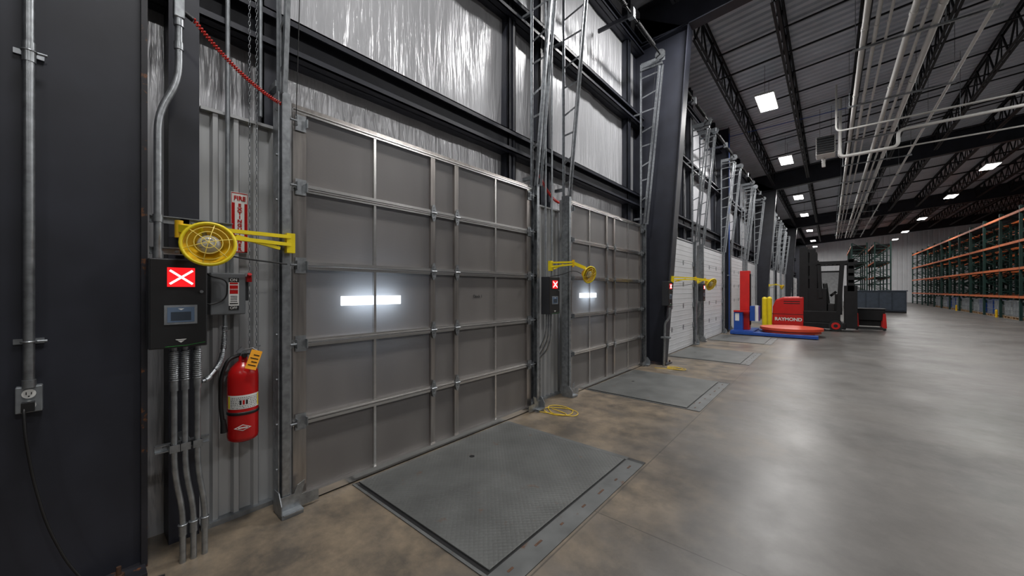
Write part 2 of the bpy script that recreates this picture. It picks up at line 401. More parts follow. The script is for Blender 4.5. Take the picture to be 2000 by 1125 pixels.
def clear_door(n,y0):
    y1=y0+W; r=root('door_%d'%n,(0,(y0+y1)/2,0),kind='structure')
    for i in range(5):
        z0=ZB+i*SEC; z1=z0+SEC
        m=MB()
        h=.028
        m.box(-.02,.024,y0,y1,z1-h,z1-.002,ALU).box(-.02,.024,y0,y1,z0+.002,z0+h,ALU)
        m.box(.024,.034,y0,y1,z1-.011,z1-.003,ALU).box(.024,.034,y0,y1,z0+.003,z0+.011,ALU)
        m.box(-.015,.022,y0,y0+.085,z0+h,z1-h,ALUD).box(-.015,.022,y1-.085,y1,z0+h,z1-h,ALUD)
        for yy,ww,mt in ((y0+.613,.020,ALU),(y0+2.06,.020,ALU),(y0+1.198,.050,ALUD),(y0+1.487,.050,ALUD)):
            m.box(-.012,.020,yy-ww/2,yy+ww/2,z0+h,z1-h,mt)
        s_=mk('door_section',m,r)
        p=MB().add([(-.008,y0+.02,z0+.02),(-.008,y1-.02,z0+.02),(-.008,y1-.02,z1-.02),(-.008,y0+.02,z1-.02)],[(0,1,2,3)],TWIN)
        mk('translucent_panel',p,s_)
        if i: 
            for yy in (y0+1.198,y0+1.487): mk('hinge',hinge(yy,z0),r)
            mk('roller_bracket',rollerb(y0+.045,z0,-1),r); mk('roller_bracket',rollerb(y1-.045,z0,1),r)
    mk('roller_bracket',rollerb(y0+.045,ZB+5*SEC-.1,-1),r); mk('roller_bracket',rollerb(y1-.045,ZB+5*SEC-.1,1),r)
    mk('bottom_bar',MB().box(-.025,.04,y0-.01,y1+.01,.012,.06,ALU).box(-.02,.03,y0,y1,0,.012,BLACK),r)
    wz=1.414
    for a,b_ in ((y0+.345,y0+.602),(y0+.624,y0+.865)):
        m=MB().box(-.008,.002,a,b_,wz-.036,wz+.036,DAY)
        mk('vision_window',m,r,label='bright daylight slot window')
    mk('halo_emitter',MB().box(-.11,-.10,y0+.40,y0+.82,wz-.05,wz+.05,HALO),r)  # unseen emitter added behind the panel to spread a halo round the window
    return r
d1=clear_door(1,DOORS[0]); clear_door(2,DOORS[1])
text('Dock 1',.045,(-.004,2.78,1.43),'x',DGREY,d1)
def white_door(n,y0):
    y1=y0+W; r=root('door_%d'%n,(0,(y0+y1)/2,0),kind='structure')
    for i in range(5):
        z0=ZB+i*SEC-.02; z1=z0+SEC-.006
        m=MB().box(-.03,.012,y0,y1,z0,z1,WHITE)
        for j in range(4): m.box(.012,.015,y0+.1,y1-.1,z0+.06+j*.12,z0+.07+j*.12,WHITE)
        mk('door_section',m,r)
        if i:
            for q in (.9,1.8): mk('hinge',MB().box(.012,.02,y0+q-.03,y0+q+.03,z0-.06,z0+.05,GALV),r)
            for yy,s_ in ((y0+.04,-1),(y1-.04,1)): mk('roller_bracket',MB().box(.012,.04,yy-.04,yy+.04,z0-.07,z0+.06,GALV),r)
    mk('bottom_bar',MB().box(-.03,.02,y0,y1,0,.012,BLACK),r)
for k in range(2,len(DOORS)): white_door(k+1,DOORS[k])
def track(y,s_,label):
    r=root('door_track',(0.03,y,0),label,'door track',group='door lift tracks')
    a,b_=sorted((y+s_*.012,y+s_*.10))
    m=MB()
    m.box(-.03,-.02,a,b_,.12,2.82,GALV)
    ya,yb=sorted((y+s_*.10,y+s_*.106)); m.box(-.03,.07,ya,yb,.0,2.82,GALV)
    m.box(.035,.085,*sorted((y+s_*.085,y+s_*.09)),.12,2.82,GALV)
    m.box(.035,.04,*sorted((y+s_*.04,y+s_*.09)),.12,2.82,GALV)
    m.box(.08,.085,*sorted((y+s_*.04,y+s_*.09)),.12,2.82,GALV)
    for z in [x*.3+.3 for x in range(9)]:
        m.cyl((.05,y+s_*.106,z),(.05,y+s_*.115,z),.008,GALVD,n=6)
    mk('vertical_track',m,r)
    yo=y+s_*.07
    m=MB()
    m.beam((.06,yo,2.8),(.36,yo,5.85),.032,.010,GALV,up=(1,0,0))
    m.beam((.10,yo+s_*.022,2.8),(.40,yo+s_*.022,5.85),.006,.04,GALV,up=(1,0,0))
    m.beam((.04,yo-s_*.022,2.8),(.34,yo-s_*.022,5.85),.006,.025,GALV,up=(1,0,0))
    mk('inclined_track',m,r)
    m=MB()
    m.box(-.03,0,yo-.003,yo+.003,2.82,6.0,GALV).box(-.035,-.03,yo-.015,yo+.015,2.82,6.0,GALV)
    m.box(-.16,-.04,yo-.02,yo+.02,2.9,2.94,GALVD).box(-.28,-.04,yo-.02,yo+.02,5.0,5.03,GALVD)
    z=3.0;q=0
    while z<5.9:
        xt=.06+.3*(z-2.8)/3.05
        m.beam((-.02,yo,z-(.06 if q%2 else 0)),(xt,yo,z+.02),.004,.026,GALV,up=(0,0,1)); z+=.34;q+=1
    m.beam((-.02,yo,5.88),(.40,yo,5.88),.04,.04,GALV)
    mk('hanger_ladder',m,r)
    m=MB().box(.04,.16,*sorted((y-s_*.02,y+s_*.10)),.02,.028,GALV)
    g=[(.0,.03),(.15,.03),(.15,.09),(.10,.16),(.02,.16)]
    m.prism(g,'y',y+s_*.108,y+s_*.114,GALVD)
    m.prism([(y+s_*.11,.02),(y-s_*.14,.02),(y-s_*.14,.09),(y-s_*.03,.10),(y-s_*.05,.19),(y+s_*.0,.17),(y+s_*.02,.12),(y+s_*.11,.12)],'x',.09,.096,GALV)
    m.box(.0,.15,*sorted((y-s_*.02,y+s_*.11)),0,.03,GALVD)
    mk('track_guard',m,r,label='bent grey steel guard at the track foot')
    return r
t1=track(DOORS[0],-1,'galvanized door track with punched hanger ladder')
t2=track(DOORS[0]+W,1,'galvanized door track with punched hanger ladder')
for y0 in DOORS[1:11]:
    dup(t1,(0,y0-DOORS[0],0)); dup(t2,(0,y0-DOORS[0],0))
def shaft(y0):
    y1=y0+W; r=root('lift_shaft',(.38,(y0+y1)/2,5.92),'black torsion shaft with springs and cable drums above dock door','door lift shaft',group='torsion shafts')
    mk('shaft',MB().cyl((.38,y0-.15,6.02),(.38,y1+.15,6.02),.016,BLACKM,n=8),r)
    for a in (y0+.35,y0+1.6):
        pts=[(.38+.034*math.cos(t*.9),a+.75*t/140,6.02+.034*math.sin(t*.9)) for t in range(141)]
        m=MB().cyl((.38,a,6.02),(.38,a+.75,6.02),.030,BLACKM,n=12).tube(pts,.007,BLACKM,5)
        mk('torsion_spring',m,r)
    for yy in (y0-.03,y1+.03):
        mk('cable_drum',MB().cyl((.38,yy-.03,6.02),(.38,yy+.03,6.02),.075,GALV,n=20).cyl((.38,yy-.035,6.02),(.38,yy-.03,6.02),.095,GALV,n=20),r)
        e=.12 if yy>y0+1 else -.12
        mk('bearing_plate',MB().box(-.05,.42,yy-.005+e,yy+.005+e,5.97,6.07,GALVD),r)
    mk('center_bracket',MB().box(-.22,.36,(y0+y1)/2-.02,(y0+y1)/2+.02,5.98,6.04,NAVY).box(.33,.43,(y0+y1)/2-.04,(y0+y1)/2+.04,5.95,6.10,GALV),r)
    return r
s1=shaft(DOORS[0])
for y0 in DOORS[1:9]: dup(s1,(0,y0-DOORS[0],0))
for k,y0 in enumerate(DOORS[:9]):
    for yy in (y0+.01,y0+W-.01):
        mk('lift_cable',MB().cyl((.31,yy,5.98),(.05,yy,2.7),.003,BLACKM,n=5),bpy.data.objects['door_%d'%(k+1)])
def liner(ya,yb,n,z1=2.63):
    pts=[];y=ya
    while y<yb-.001:
        for dy,dx in ((0,0),(.05,0),(.062,.030),(.088,.030),(.10,0)):
            if y+dy<=yb: pts.append((y+dy,-.165+dx))
        y+=.11
    pts.append((yb,-.165)); N=len(pts)
    m=MB().add([(p[1],p[0],0) for p in pts]+[(p[1],p[0],z1) for p in pts],[(i,i+1,N+i+1,N+i) for i in range(N-1)],LINER)
    m.box(-.172,-.125,ya,yb,z1,z1+.02,LINER)
    m.box(-.17,-.11,ya,yb,0,.03,GALVD)
    mk('trim_%d'%n,m,kind='structure')
gaps=[(.50,.965)]
for k in range(len(DOORS)-1):
    a=DOORS[k]+W; b_=DOORS[k+1]
    cols=[c for c in (7.75,15.2,23.3,30.9,38.8,46.4,54.3) if a<c<b_]
    if cols: gaps+=[(a,cols[0]-.14),(cols[0]+.14,b_)]
    else: gaps.append((a,b_))
for i,g in enumerate(gaps): liner(g[0],g[1],i+1)
hn=len(gaps)
for k,y0 in enumerate(DOORS):
    mk('trim_%d'%(hn+1+k),MB().box(-.13,.004,y0,y0+W,2.775,2.80,LINER if k>1 else ALUD).box(-.13,.0,y0-.012,y0-.002,.0,2.8,LINER).box(-.13,.0,y0+W+.002,y0+W+.012,.0,2.8,LINER),kind='structure')

# ------------------------------------------------------------------ dock levelers
def leveler(y0):
    r=root('dock_leveler',(.85,y0+1.32,0),'grey steel tread-plate dock leveler set in concrete floor','dock leveler',group='dock levelers')
    a,b_=y0+.40,y0+2.22
    mk('frame',MB().box(.06,1.64,a,b_,0,.003,BLACK).box(.06,1.64,b_-.05,b_,0,.006,FRAME).box(.06,1.64,a,a+.02,0,.006,FRAME).box(1.49,1.64,a,b_,0,.006,FRAME),r)
    p=mk('deck_plate',MB().box(.07,1.475,a+.05,b_-.062,.003,.012,PLATE),r,bevel=.002)
    mk('lift_hole',MB().cyl((.42,y0+1.32,.012),(.42,y0+1.32,.013),.024,BLACK,n=18),p)
    rs=random.Random(3)
    for q in range(7):
        w_=rs.uniform(.03,.09); yy=a+.08+q*.25+rs.uniform(0,.05); xx=1.55+rs.uniform(-.015,.02)
        mk('weld_slot',MB().box(xx,xx+.014,yy,yy+w_,.006,.0075,RUST),r,label='rusty weld slot')
    return r
lv=leveler(DOORS[0])
for y0 in DOORS[1:8]: dup(lv,(0,y0-DOORS[0],0))
def floorcord(cx,cy,label,sc=1,x0=.14):
    pts=[]
    for i in range(120):
        t=i/119*2*math.pi*2.3
        R=.16*sc*(1+.25*math.sin(t*1.7)+.2*math.sin(i*.05))
        pts.append((cx+R*1.5*math.cos(t)-.1*(i/119),cy+R*math.sin(t)+.1*math.sin(i*.03),.006+.004*(1+math.sin(t*2.3))))
    pts=[(x0,cy-.12,.006),(x0+.06,cy-.1,.006)]+pts
    mk('extension_cord',MB().tube(pts,.0045,CORDY,6),label=label,category='cord')
floorcord(.36,3.80,'tangled yellow cord lying on concrete between dock doors',.8)
floorcord(.66,7.32,'tangled yellow cord lying on concrete near column',.6,.3)

# ------------------------------------------------------------------ near wall equipment
r=root('outlet_conduit',(.03,-.14,.94),'galvanized conduit running down to a power outlet on navy column','electrical outlet')
mk('conduit',MB().cyl((.045,-.143,1.07),(.045,-.143,7.0),.018,GALV,n=14),r)
mk('outlet_box',MB().box(0,.05,-.182,-.104,.935,1.055,GALVD),r,bevel=.004)
m=MB().cyl((.05,-.143,1.022),(.054,-.143,1.022),.021,WPAINT,n=16).cyl((.05,-.143,.968),(.054,-.143,.968),.021,WPAINT,n=16)
for z in (1.022,):
    m.box(.054,.055,-.152,-.149,z-.004,z+.009,BLACK).box(.054,.055,-.137,-.134,z-.004,z+.007,BLACK).cyl((.054,-.143,z-.011),(.055,-.143,z-.011),.003,BLACK,n=8)
mk('receptacle',m,r)
mk('coupling',MB().cyl((.045,-.143,1.05),(.045,-.143,1.085),.022,GALV,n=12),r)
for z in (2.6,1.26):
    mk('pipe_strap',MB().box(0,.01,-.19,-.10,z-.012,z+.012,GALV).ring((.042,-.143,z),(0,0,1),.022,.005,GALV,N=14).cyl((.045,-.12,z),(.045,-.09,z),.006,GALVD,n=6),r)
mk('coupling',MB().cyl((.045,-.143,2.55),(.045,-.143,2.64),.0215,GALV,n=12),r)
m=MB().tube(fillet([(.055,-.15,.965),(.10,-.155,.96),(.12,-.15,.85),(.11,-.13,.65),(.12,-.09,.42),(.13,-.03,.22),(.14,.03,.09),(.15,.10,.02),(.17,.2,.006),(.2,.3,.006)],.2,6),.0055,BLACK,8)
m.box(.054,.095,-.163,-.125,.948,.988,BLACK)
mk('power_cord',m,label='black power cord plugged into outlet hanging to the floor',category='cord')
def control_box(dx,dy,label):
    r=root('dock_control_box',(.08+dx,.356+dy,1.19),label,'control box',group='dock control boxes')
    def B(*a): return (a[0]+dx,a[1]+dx,a[2]+dy,a[3]+dy,a[4],a[5])
    mk('enclosure',MB().box(*B(.08,.2,.238,.475,1.19,1.665),DGREY),r,bevel=.005)
    mk('door_face',MB().box(*B(.2,.206,.243,.470,1.195,1.660),BLACK),r,bevel=.002)
    sc=mk('signal_screen',MB().box(*B(.206,.210,.308,.420,1.516,1.618),XRED),r,label='lit red signal panel')
    m=MB(); cy,cz=.364+dy,1.567
    for s_ in (1,-1): m.beam((.2125+dx,cy-.046,cz-s_*.036),(.2125+dx,cy+.046,cz+s_*.036),.010,.003,XWH,up=(1,0,0))
    mk('signal_cross',m,sc,label='white lit X')
    m=MB().box(*B(.206,.209,.296,.430,1.316,1.418),GALVD).box(*B(.209,.2105,.308,.418,1.327,1.407),LCD).box(*B(.2105,.211,.322,.404,1.336,1.382),BGREY)
    m.prism([(.350+dy,1.400),(.376+dy,1.400),(.363+dy,1.391)],'x',.2105+dx,.211+dx,WPAINT)
    mk('display',m,r)
    m=MB().prism([(.340+dy,1.236),(.386+dy,1.236),(.380+dy,1.231),(.346+dy,1.231)],'x',.206+dx,.2075+dx,WPAINT)
    m.prism([(.349+dy,1.228),(.377+dy,1.228),(.363+dy,1.217)],'x',.206+dx,.2075+dx,WPAINT)
    mk('logo',m,r)
    mk('green_stripe',MB().tube([(.2065+dx,.30+.165*t/10+dy,1.200+.0022*max(0,t-5)) for t in range(11)],.0010,GRN,4),r)
    mk('latch',MB().cyl((.206+dx,.448+dy,1.49),(.214+dx,.448+dy,1.49),.008,GALV,n=10),r)
    return r
control_box(0,0,'dark control box with lit red X above conduits')
control_box(-.02,3.60,'dark control box with lit red X between translucent doors')
control_box(.27,7.22,'dark control box mounted on tapered navy column')
control_box(0,10.95,'dark control box between white dock doors')
for z,a,b_ in ((1.885,.255,.62),(1.715,.255,.56),(.64,.27,.50)):
    q=.05 if z>1 else .09
    m=MB().box(q,q+.005,a,b_,z-.02,z+.02,GALV).box(q+.005,q+.03,a,b_,z+.015,z+.02,GALV).box(q+.005,q+.03,a,b_,z-.02,z-.015,GALV)
    m.box(-.1,q+.005,.38,.42,z-.015,z+.015,GALVD)
    y=a+.04
    while y<b_: m.cyl((q+.005,y,z),(q+.012,y,z),.009,GALVD,n=6); y+=.07
    mk('strut_channel',m,label='galvanized slotted strut channel holding conduits',category='strut channel',group='strut channels')
r=root('electrical_conduit',(.10,.35,1.66),'galvanized conduit with offset bend and junction fitting','conduit')
mk('pipe',MB().tube(fillet([(.105,.283,1.66),(.105,.283,2.45),(.105,.368,2.66),(.105,.368,3.0)],.12,6),.017,GALV,14).cyl((.105,.368,3.13),(.105,.368,7.0),.017,GALV,n=14),r)
m=MB().box(.08,.13,.345,.391,3.0,3.13,GALV).cyl((.105,.368,2.96),(.105,.368,3.02),.023,GALV).cyl((.105,.368,3.12),(.105,.368,3.17),.023,GALV).cyl((.105,.391,3.05),(.105,.43,3.03),.014,BLACK)
mk('junction_fitting',m,r,bevel=.006)
for z,yy in ((1.885,.283),(2.85,.368),(1.69,.283)): mk('coupling',MB().cyl((.105,yy,z-.02),(.105,yy,z+.02),.0215,GALV,n=12),r)
def coil(p0,p1,sag,turns,R,mat,name,label):
    p0,p1=Vector(p0),Vector(p1); d=(p1-p0).normalized(); a=d.cross(Vector((0,0,1))).normalized(); c=a.cross(d)
    pts=[]; K=turns*8
    for i in range(K+1):
        t=i/K; c0=p0.lerp(p1,t)-Vector((0,0,sag*4*t*(1-t))); an=2*math.pi*turns*t
        pts.append(c0+(a*math.cos(an)+c*math.sin(an))*R)
    mk(name,MB().tube(pts,.0036,mat,5),label=label,category='cord')
coil((.11,.43,3.03),(.06,.90,2.74),.05,42,.010,CORDR,'coiled_cord','red coiled cord running from conduit fitting to door track')
coil((.06,3.80,2.95),(.06,4.25,2.68),.06,36,.014,CORDR,'coiled_cord','red coiled cord beside translucent dock door')
ys=(.344,.389,.441); ye=(.379,.425,.474)
for i in range(3):
    r=root('floor_conduit',(.14,ye[i],0),'galvanized conduit bending down into concrete floor','conduit',group='floor conduits')
    mk('pipe',MB().tube(fillet([(.142,ys[i],1.19),(.142,ys[i],.50),(.142,ye[i],.28),(.142,ye[i],0)],.12,6),.0145,GALV,12),r)
    for z,yy in ((.18,ye[i]),(.98,ys[i])): mk('coupling',MB().cyl((.142,yy,z-.03),(.142,yy,z+.03),.019,GALV,n=12).ring((.142,yy,z+.028),(0,0,1),.019,.004,GALV,N=12),r)
    m=MB()
    for q in range(14): m.ring((.142,ys[i],1.02+q*.011),(0,0,1),.0165,.0055,GALV,N=12,n=5)
    mk('flexible_section',m,r)
    mk('pipe_clamp',MB().box(.12,.165,ys[i]-.021,ys[i]-.017,.62,.66,GALV).box(.12,.165,ys[i]+.017,ys[i]+.021,.62,.66,GALV).box(.158,.163,ys[i]-.021,ys[i]+.021,.62,.66,GALV),r)
r=root('disconnect_switch',(-.06,.61,1.36),'grey electrical disconnect switch box with ON OFF label and red lever','switch box')
mk('enclosure',MB().box(-.14,0,.525,.705,1.345,1.605,GREYB),r,bevel=.006)
m=MB().box(0,.002,.615,.668,1.373,1.575,WPAINT).box(.002,.003,.62,.663,1.535,1.545,RED).box(.002,.003,.62,.663,1.475,1.528,RED).box(.002,.003,.62,.663,1.41,1.417,BLACK).box(.002,.0025,.615,.668,1.547,1.575,BLACK).box(.002,.0025,.615,.668,1.373,1.40,BLACK)
for q in range(4): m.box(.002,.003,.624,.659,1.425+q*.011,1.429+q*.011,DGREY)
mk('warning_label',m,r)
text('ON',.024,(.0035,.640,1.561),'x',WPAINT,r); text('OFF',.022,(.0035,.640,1.386),'x',WPAINT,r)
text('DANGER',.011,(.004,.6415,1.502),'x',WPAINT,r)
mk('lever',MB().box(-.09,-.02,.705,.725,1.43,1.57,DGREY).box(-.06,.03,.705,.73,1.55,1.585,RED).cyl((0,.715,1.56),(.045,.715,1.60),.012,RED),r,label='red switch lever')
m=MB().tube(fillet([(-.02,.60,1.355),(-.02,.60,1.20),(.05,.57,1.06),(.12,.49,.985),(.142,.46,.98)],.1,8),.011,GALV,8)
pp=fillet([(-.02,.60,1.355),(-.02,.60,1.20),(.05,.57,1.06),(.12,.49,.985),(.142,.46,.98)],.1,14)
for i in range(0,len(pp)-1): m.ring(pp[i],pp[i+1]-pp[i],.0125,.004,GALV,N=10,n=4)
mk('flexible_conduit',m,label='ribbed flexible conduit below disconnect switch',category='conduit')
mk('cable_loop',MB().tube(fillet([(.03,.50,1.60),(.04,.52,1.58),(.04,.60,1.56),(.03,.60,1.44),(.02,.50,1.40),(.02,.47,1.52),(.04,.50,1.68),(.12,.48,1.74)],.09,7),.0045,BLACK,6),label='thin black cable looped over the switch box',category='cable')
mk('thin_conduit',MB().cyl((-.09,.63,1.60),(-.09,.63,7.0),.013,GALVD,n=10),label='thin grey conduit rising from disconnect switch',category='conduit')
m=MB(); z=1.13; i=0
while z<5.6:
    for yy in (.735,.775):
        e=[]
        for q in range(8):
            t=2*math.pi*q/8; o_=.006*math.cos(t); h_=.016*math.sin(t)
            e.append((-.04+(0 if i%2 else o_),yy+(o_ if i%2 else 0),z+h_))
        m.tube(e,.0015,GALVD,4,True)
    z+=.0255;i+=1
m.tube([(-.04,.735+.02*(1-math.cos(t*math.pi/8)),1.13-.02*math.sin(t*math.pi/8)) for t in range(9)],.0018,GALV,4)
m.cyl((-.04,.755,5.55),(.0,.755,5.63),.06,GALVD)
m.beam((-.02,.755,5.6),(.36,.80,5.93),.03,.03,GALVD)
mk('hoist_chain',m,label='long galvanized hand hoist chain beside dock door',category='chain')
r=root('fire_extinguisher_sign',(-.13,.70,1.74),'red and white vertical FIRE EXTINGUISHER wall sign','sign')
sx=-.130
mk('sign_plate',MB().box(sx-.004,sx,.655,.750,1.745,2.145,WPAINT),r)
m=MB().box(sx,sx+.001,.658,.747,1.748,1.754,RED).box(sx,sx+.001,.658,.747,2.137,2.142,RED).box(sx,sx+.001,.658,.676,1.748,2.075,RED).box(sx,sx+.001,.729,.747,1.748,2.075,RED)
m.box(sx,sx+.001,.658,.661,2.07,2.14,RED).box(sx,sx+.001,.744,.747,2.07,2.14,RED)
mk('red_border',m,r)
text('FIRE',.040,(sx+.002,.7025,2.105),'x',RED,r,bold=.0012,sx=.9)
for i,ch in enumerate('EXTINGUISHER'):
    text(ch,.029,(sx+.002,.7025,2.060-i*.0265),'x',RED,r,bold=.0012,sx=1.15)
ex,ey=.0,.69
r=root('fire_extinguisher',(ex,ey,.55),'red fire extinguisher with orange inspection tag hung on liner panel','fire extinguisher')
R=.083
mk('tank',MB().lathe((ex,ey,.55),(0,0,1),[(0,.004),(R*.8,.0),(R*.97,.012),(R,.03),(R,.40),(R*.96,.43),(R*.8,.46),(R*.5,.485),(.024,.50),(.024,.53),(0,.53)],RED,32),r)
mk('strap',MB().lathe((ex,ey,.72),(0,0,1),[(R,0),(R+.003,.002),(R+.003,.018),(R,.02)],BLACK,32),r)
def arcpatch(z0,z1,a0,a1,rr,mat,n=14):
    vs=[];
    for i in range(n+1):
        t=a0+(a1-a0)*i/n
        vs+=[(ex+rr*math.cos(t),ey+rr*math.sin(t),z0),(ex+rr*math.cos(t),ey+rr*math.sin(t),z1)]
    return vs,[(2*i,2*i+2,2*i+3,2*i+1) for i in range(n)]
m=MB()
vs,fs=arcpatch(.76,.845,-1.35,1.0,R+.0012,WPAINT); m.add(vs,fs,WPAINT,True)
rs=random.Random(8)
for k_ in range(7):
    t=-1.05
    while t<.7:
        l_=rs.uniform(.04,.14); 
        if not(-.5<t<.1 and k_ in(2,3,4)):
            vs,fs=arcpatch(.766+k_*.0105,.7695+k_*.0105,t,t+l_,R+.002,DGREY,2); m.add(vs,fs,BLACK,True)
        t+=l_+.05
for a_,b2 in ((-.45,-.32),(-.26,-.13),(-.07,.06)):
    vs,fs=arcpatch(.787,.815,a_,b2,R+.0022,BLACK,3); m.add(vs,fs,RED if -.3<a_<-.2 else BLACK,True)
vs,fs=arcpatch(.765,.84,-1.3,-1.12,R+.002,YEL,4); m.add(vs,fs,YEL,True)
vs,fs=arcpatch(.765,.84,.8,.95,R+.002,YEL,4); m.add(vs,fs,YEL,True)
mk('instruction_label',m,r)
a=-.25; cen=Vector((ex+(R+.003)*math.cos(a),ey+(R+.003)*math.sin(a),.645)); tg=Vector((-math.sin(a),math.cos(a),0)); up=Vector((0,0,1))
m=MB().add([cen-tg*.045,cen-up*.02,cen+tg*.045,cen+up*.02],[(0,1,2,3)],WPAINT)
c2=cen+Vector((.001,0,0)); m.add([c2-tg*.034,c2-up*.015,c2+tg*.034,c2+up*.015],[(0,1,2,3)],RED)
c3=c2+Vector((.001,0,0)); m.add([c3-tg*.024-up*.004,c3+tg*.024-up*.004,c3+tg*.024+up*.004,c3-tg*.024+up*.004],[(0,1,2,3)],WPAINT)
mk('diamond_logo',m,r,label='white diamond logo')
m=MB().cyl((ex,ey,1.06),(ex,ey,1.10),.022,GALVD).cyl((ex+.02,ey,1.085),(ex+.045,ey,1.085),.014,BLACK)
m.beam((ex,ey-.02,1.10),(ex+.02,ey+.09,1.135),.028,.006,GALV); m.beam((ex,ey-.02,1.095),(ex+.02,ey+.09,1.08),.028,.006,BLACK); m.beam((ex,ey-.03,1.1),(ex,ey+.0,1.13),.02,.02,GALVD)
mk('handle',m,r)
mk('hose',MB().tube(fillet([(ex,ey-.02,1.085),(ex+.02,ey-.08,1.07),(ex+.02,ey-.115,.98),(ex+.01,ey-.118,.80),(ex+.01,ey-.105,.66)],.08,6),.011,BLACK,10).cyl((ex+.01,ey-.105,.70),(ex+.01,ey-.10,.62),.013,BLACK,r2=.019),r)
A_=Vector((ex+.085,ey+.055,1.115)); B_=Vector((ex+.105,ey+.012,1.005))
m=MB().beam(A_,B_,.062,.0015,TAG,up=(1,0,0))
sd=(B_-A_).normalized().cross(Vector((1,0,0))).normalized()
for q in range(4):
    c_=A_.lerp(B_,.25+q*.18)+Vector((.0025,0,0)); m.beam(c_-sd*.022,c_+sd*(.022 if q%2 else .01),.0015,.005,BLACK)
m.tube([(ex+.01,ey+.01,1.12),(ex+.05,ey+.04,1.13),A_],.0015,WPAINT,4)
mk('inspection_tag',m,r,label='orange inspection tag')
mk('wall_bracket',MB().box(-.155,ex-R+.01,ey-.02,ey+.02,.9,1.0,BLACK),r)

def dock_light(mount,elbow,head,facing,label,sc=1.0):
    mount,elbow,head,facing=map(Vector,(mount,elbow,head,facing)); facing.normalize()
    r=root('dock_light',mount,label,'dock light',group='yellow dock lights')
    mk('mount_bracket',MB().box(mount.x-.03,mount.x+.015,mount.y-.025,mount.y+.025,mount.z-.085,mount.z+.045,YEL),r)
    m=MB()
    for dz in (.022,-.030):
        m.beam(mount+Vector((0,0,dz)),elbow+Vector((0,0,dz*.6)),.03,.022,YEL)
    m.beam(mount.lerp(elbow,.12)+Vector((0,0,-.06)),mount.lerp(elbow,.55)+Vector((0,0,-.01)),.02,.02,YEL)
    mk('lower_arm',m,r)
    mid=elbow.lerp(head,.8)+Vector((0,0,.05))
    m=MB().beam(elbow,mid,.028,.04,YEL).cyl(elbow-Vector((0,0,.05)),elbow+Vector((0,0,.04)),.018,YELO)
    bk=head-facing*.09*sc
    m.beam(mid,bk,.02,.02,GALV)
    mk('upper_arm',m,r)
    q=sc
    h=mk('lamp_head',MB().lathe(head,facing,[(0,-.115*q),(.045*q,-.11*q),(.06*q,-.085*q),(.075*q,-.05*q),(.118*q,0),(.128*q,.012*q),(.124*q,.02*q),(.112*q,.004*q),(.06*q,-.035*q),(0,-.05*q)],YELO,28),r)
    m=MB()
    m.ring(head+facing*.02*q,facing,.126*q,.010*q,YEL,N=36,n=8)
    for R_,h_ in ((.098,.035),(.066,.048),(.034,.055)): m.ring(head+facing*h_*q,facing,R_*q,.0026*q,GUARD,N=28)
    u=Vector((0,0,1)); a_=facing.cross(u).normalized(); b2=facing.cross(a_)
    for k_ in range(6):
        t=2*math.pi*k_/6+.3; dr=a_*math.cos(t)+b2*math.sin(t)
        m.tube([head+(facing*.02+dr*.125)*q,head+(facing*.035+dr*.098)*q,head+(facing*.048+dr*.066)*q,head+(facing*.055+dr*.034)*q,head+(facing*.057)*q],.0026*q,GUARD,5)
    for k_ in range(18):
        t=2*math.pi*k_/18; dr=a_*math.cos(t)+b2*math.sin(t)
        m.tube([head+(-facing*.11+dr*.045)*q,head+(-facing*.06+dr*.075)*q,head+dr*.121*q,head+(facing*.02+dr*.127)*q],.004*q,YELO,5)
    mk('wire_guard',m,h)
    mk('bulb',MB().lathe(head,facing,[(.02*q,-.05*q),(.03*q,-.035*q),(.052*q,-.01*q),(.058*q,.005*q),(.046*q,.022*q),(.02*q,.032*q),(0,.034*q)],BULB,22),h)
    mk('cord',MB().tube(fillet([bk,bk+Vector((-.02,.05,-.03)),elbow+Vector((0,.02,-.09)),mount.lerp(elbow,.5)+Vector((.01,0,-.14)),mount+Vector((-.0,-.02,-.16))],.08,5),.005,BLACK,6),r)
dock_light((.115,.925,1.83),(.24,.35,1.825),(.38,.45,1.735),(.93,-.22,.18),'yellow swing-arm dock light with caged lamp on door track',.88)
dock_light((.10,4.00,1.83),(.30,4.22,1.85),(.46,4.34,1.70),(.9,-.25,-.25),'yellow swing-arm dock light folded beside second translucent door',.85)
dock_light((.47,7.74,1.73),(.76,8.25,1.73),(.98,8.52,1.62),(.75,-.3,-.4),'yellow swing-arm dock light reaching out from tapered column')
dock_light((.14,10.98,1.75),(.30,11.0,1.78),(.45,11.12,1.64),(.9,-.2,-.4),'yellow swing-arm dock light beside white dock door')
dock_light((.5,23.15,1.75),(.75,23.5,1.78),(1.0,23.7,1.64),(.9,-.2,-.4),'yellow swing-arm dock light on distant column')
def wall_conduits(yc,n,label):
    for i in range(n):
        y=yc+i*.05
        m=MB().tube(fillet([(.10,y,1.2),(.10,y,.95-.05*i),(.0,y+.03,.78-.05*i),(-.1,y+.03,.6),(-.1,y+.03,0)],.1,5),.013,GALV,10)
        mk('wall_conduit',m,label=label,category='conduit',group='wall conduits')
wall_conduits(3.90,3,'galvanized conduit below control box between doors')
wall_conduits(11.25,3,'galvanized conduit below control box between white doors')
m=MB().tube(fillet([(.48,7.50,1.15),(.48,7.50,.95),(.40,7.48,.85),(.38,7.48,0)],.08,5),.022,GALV,12).box(.33,.5,7.45,7.53,.55,.58,GALVD)
mk('column_conduit',m,label='galvanized conduit running down tapered column to floor',category='conduit')
for y,x,z in ((3.88,.10,1.665),(4.02,.10,1.665),(.80,-.05,2.66)):
    mk('thin_conduit',MB().cyl((x,y,z),(x,y,7.0),.012,GALVD,n=8),label='thin conduit rising between dock doors',category='conduit',group='thin wall conduits')
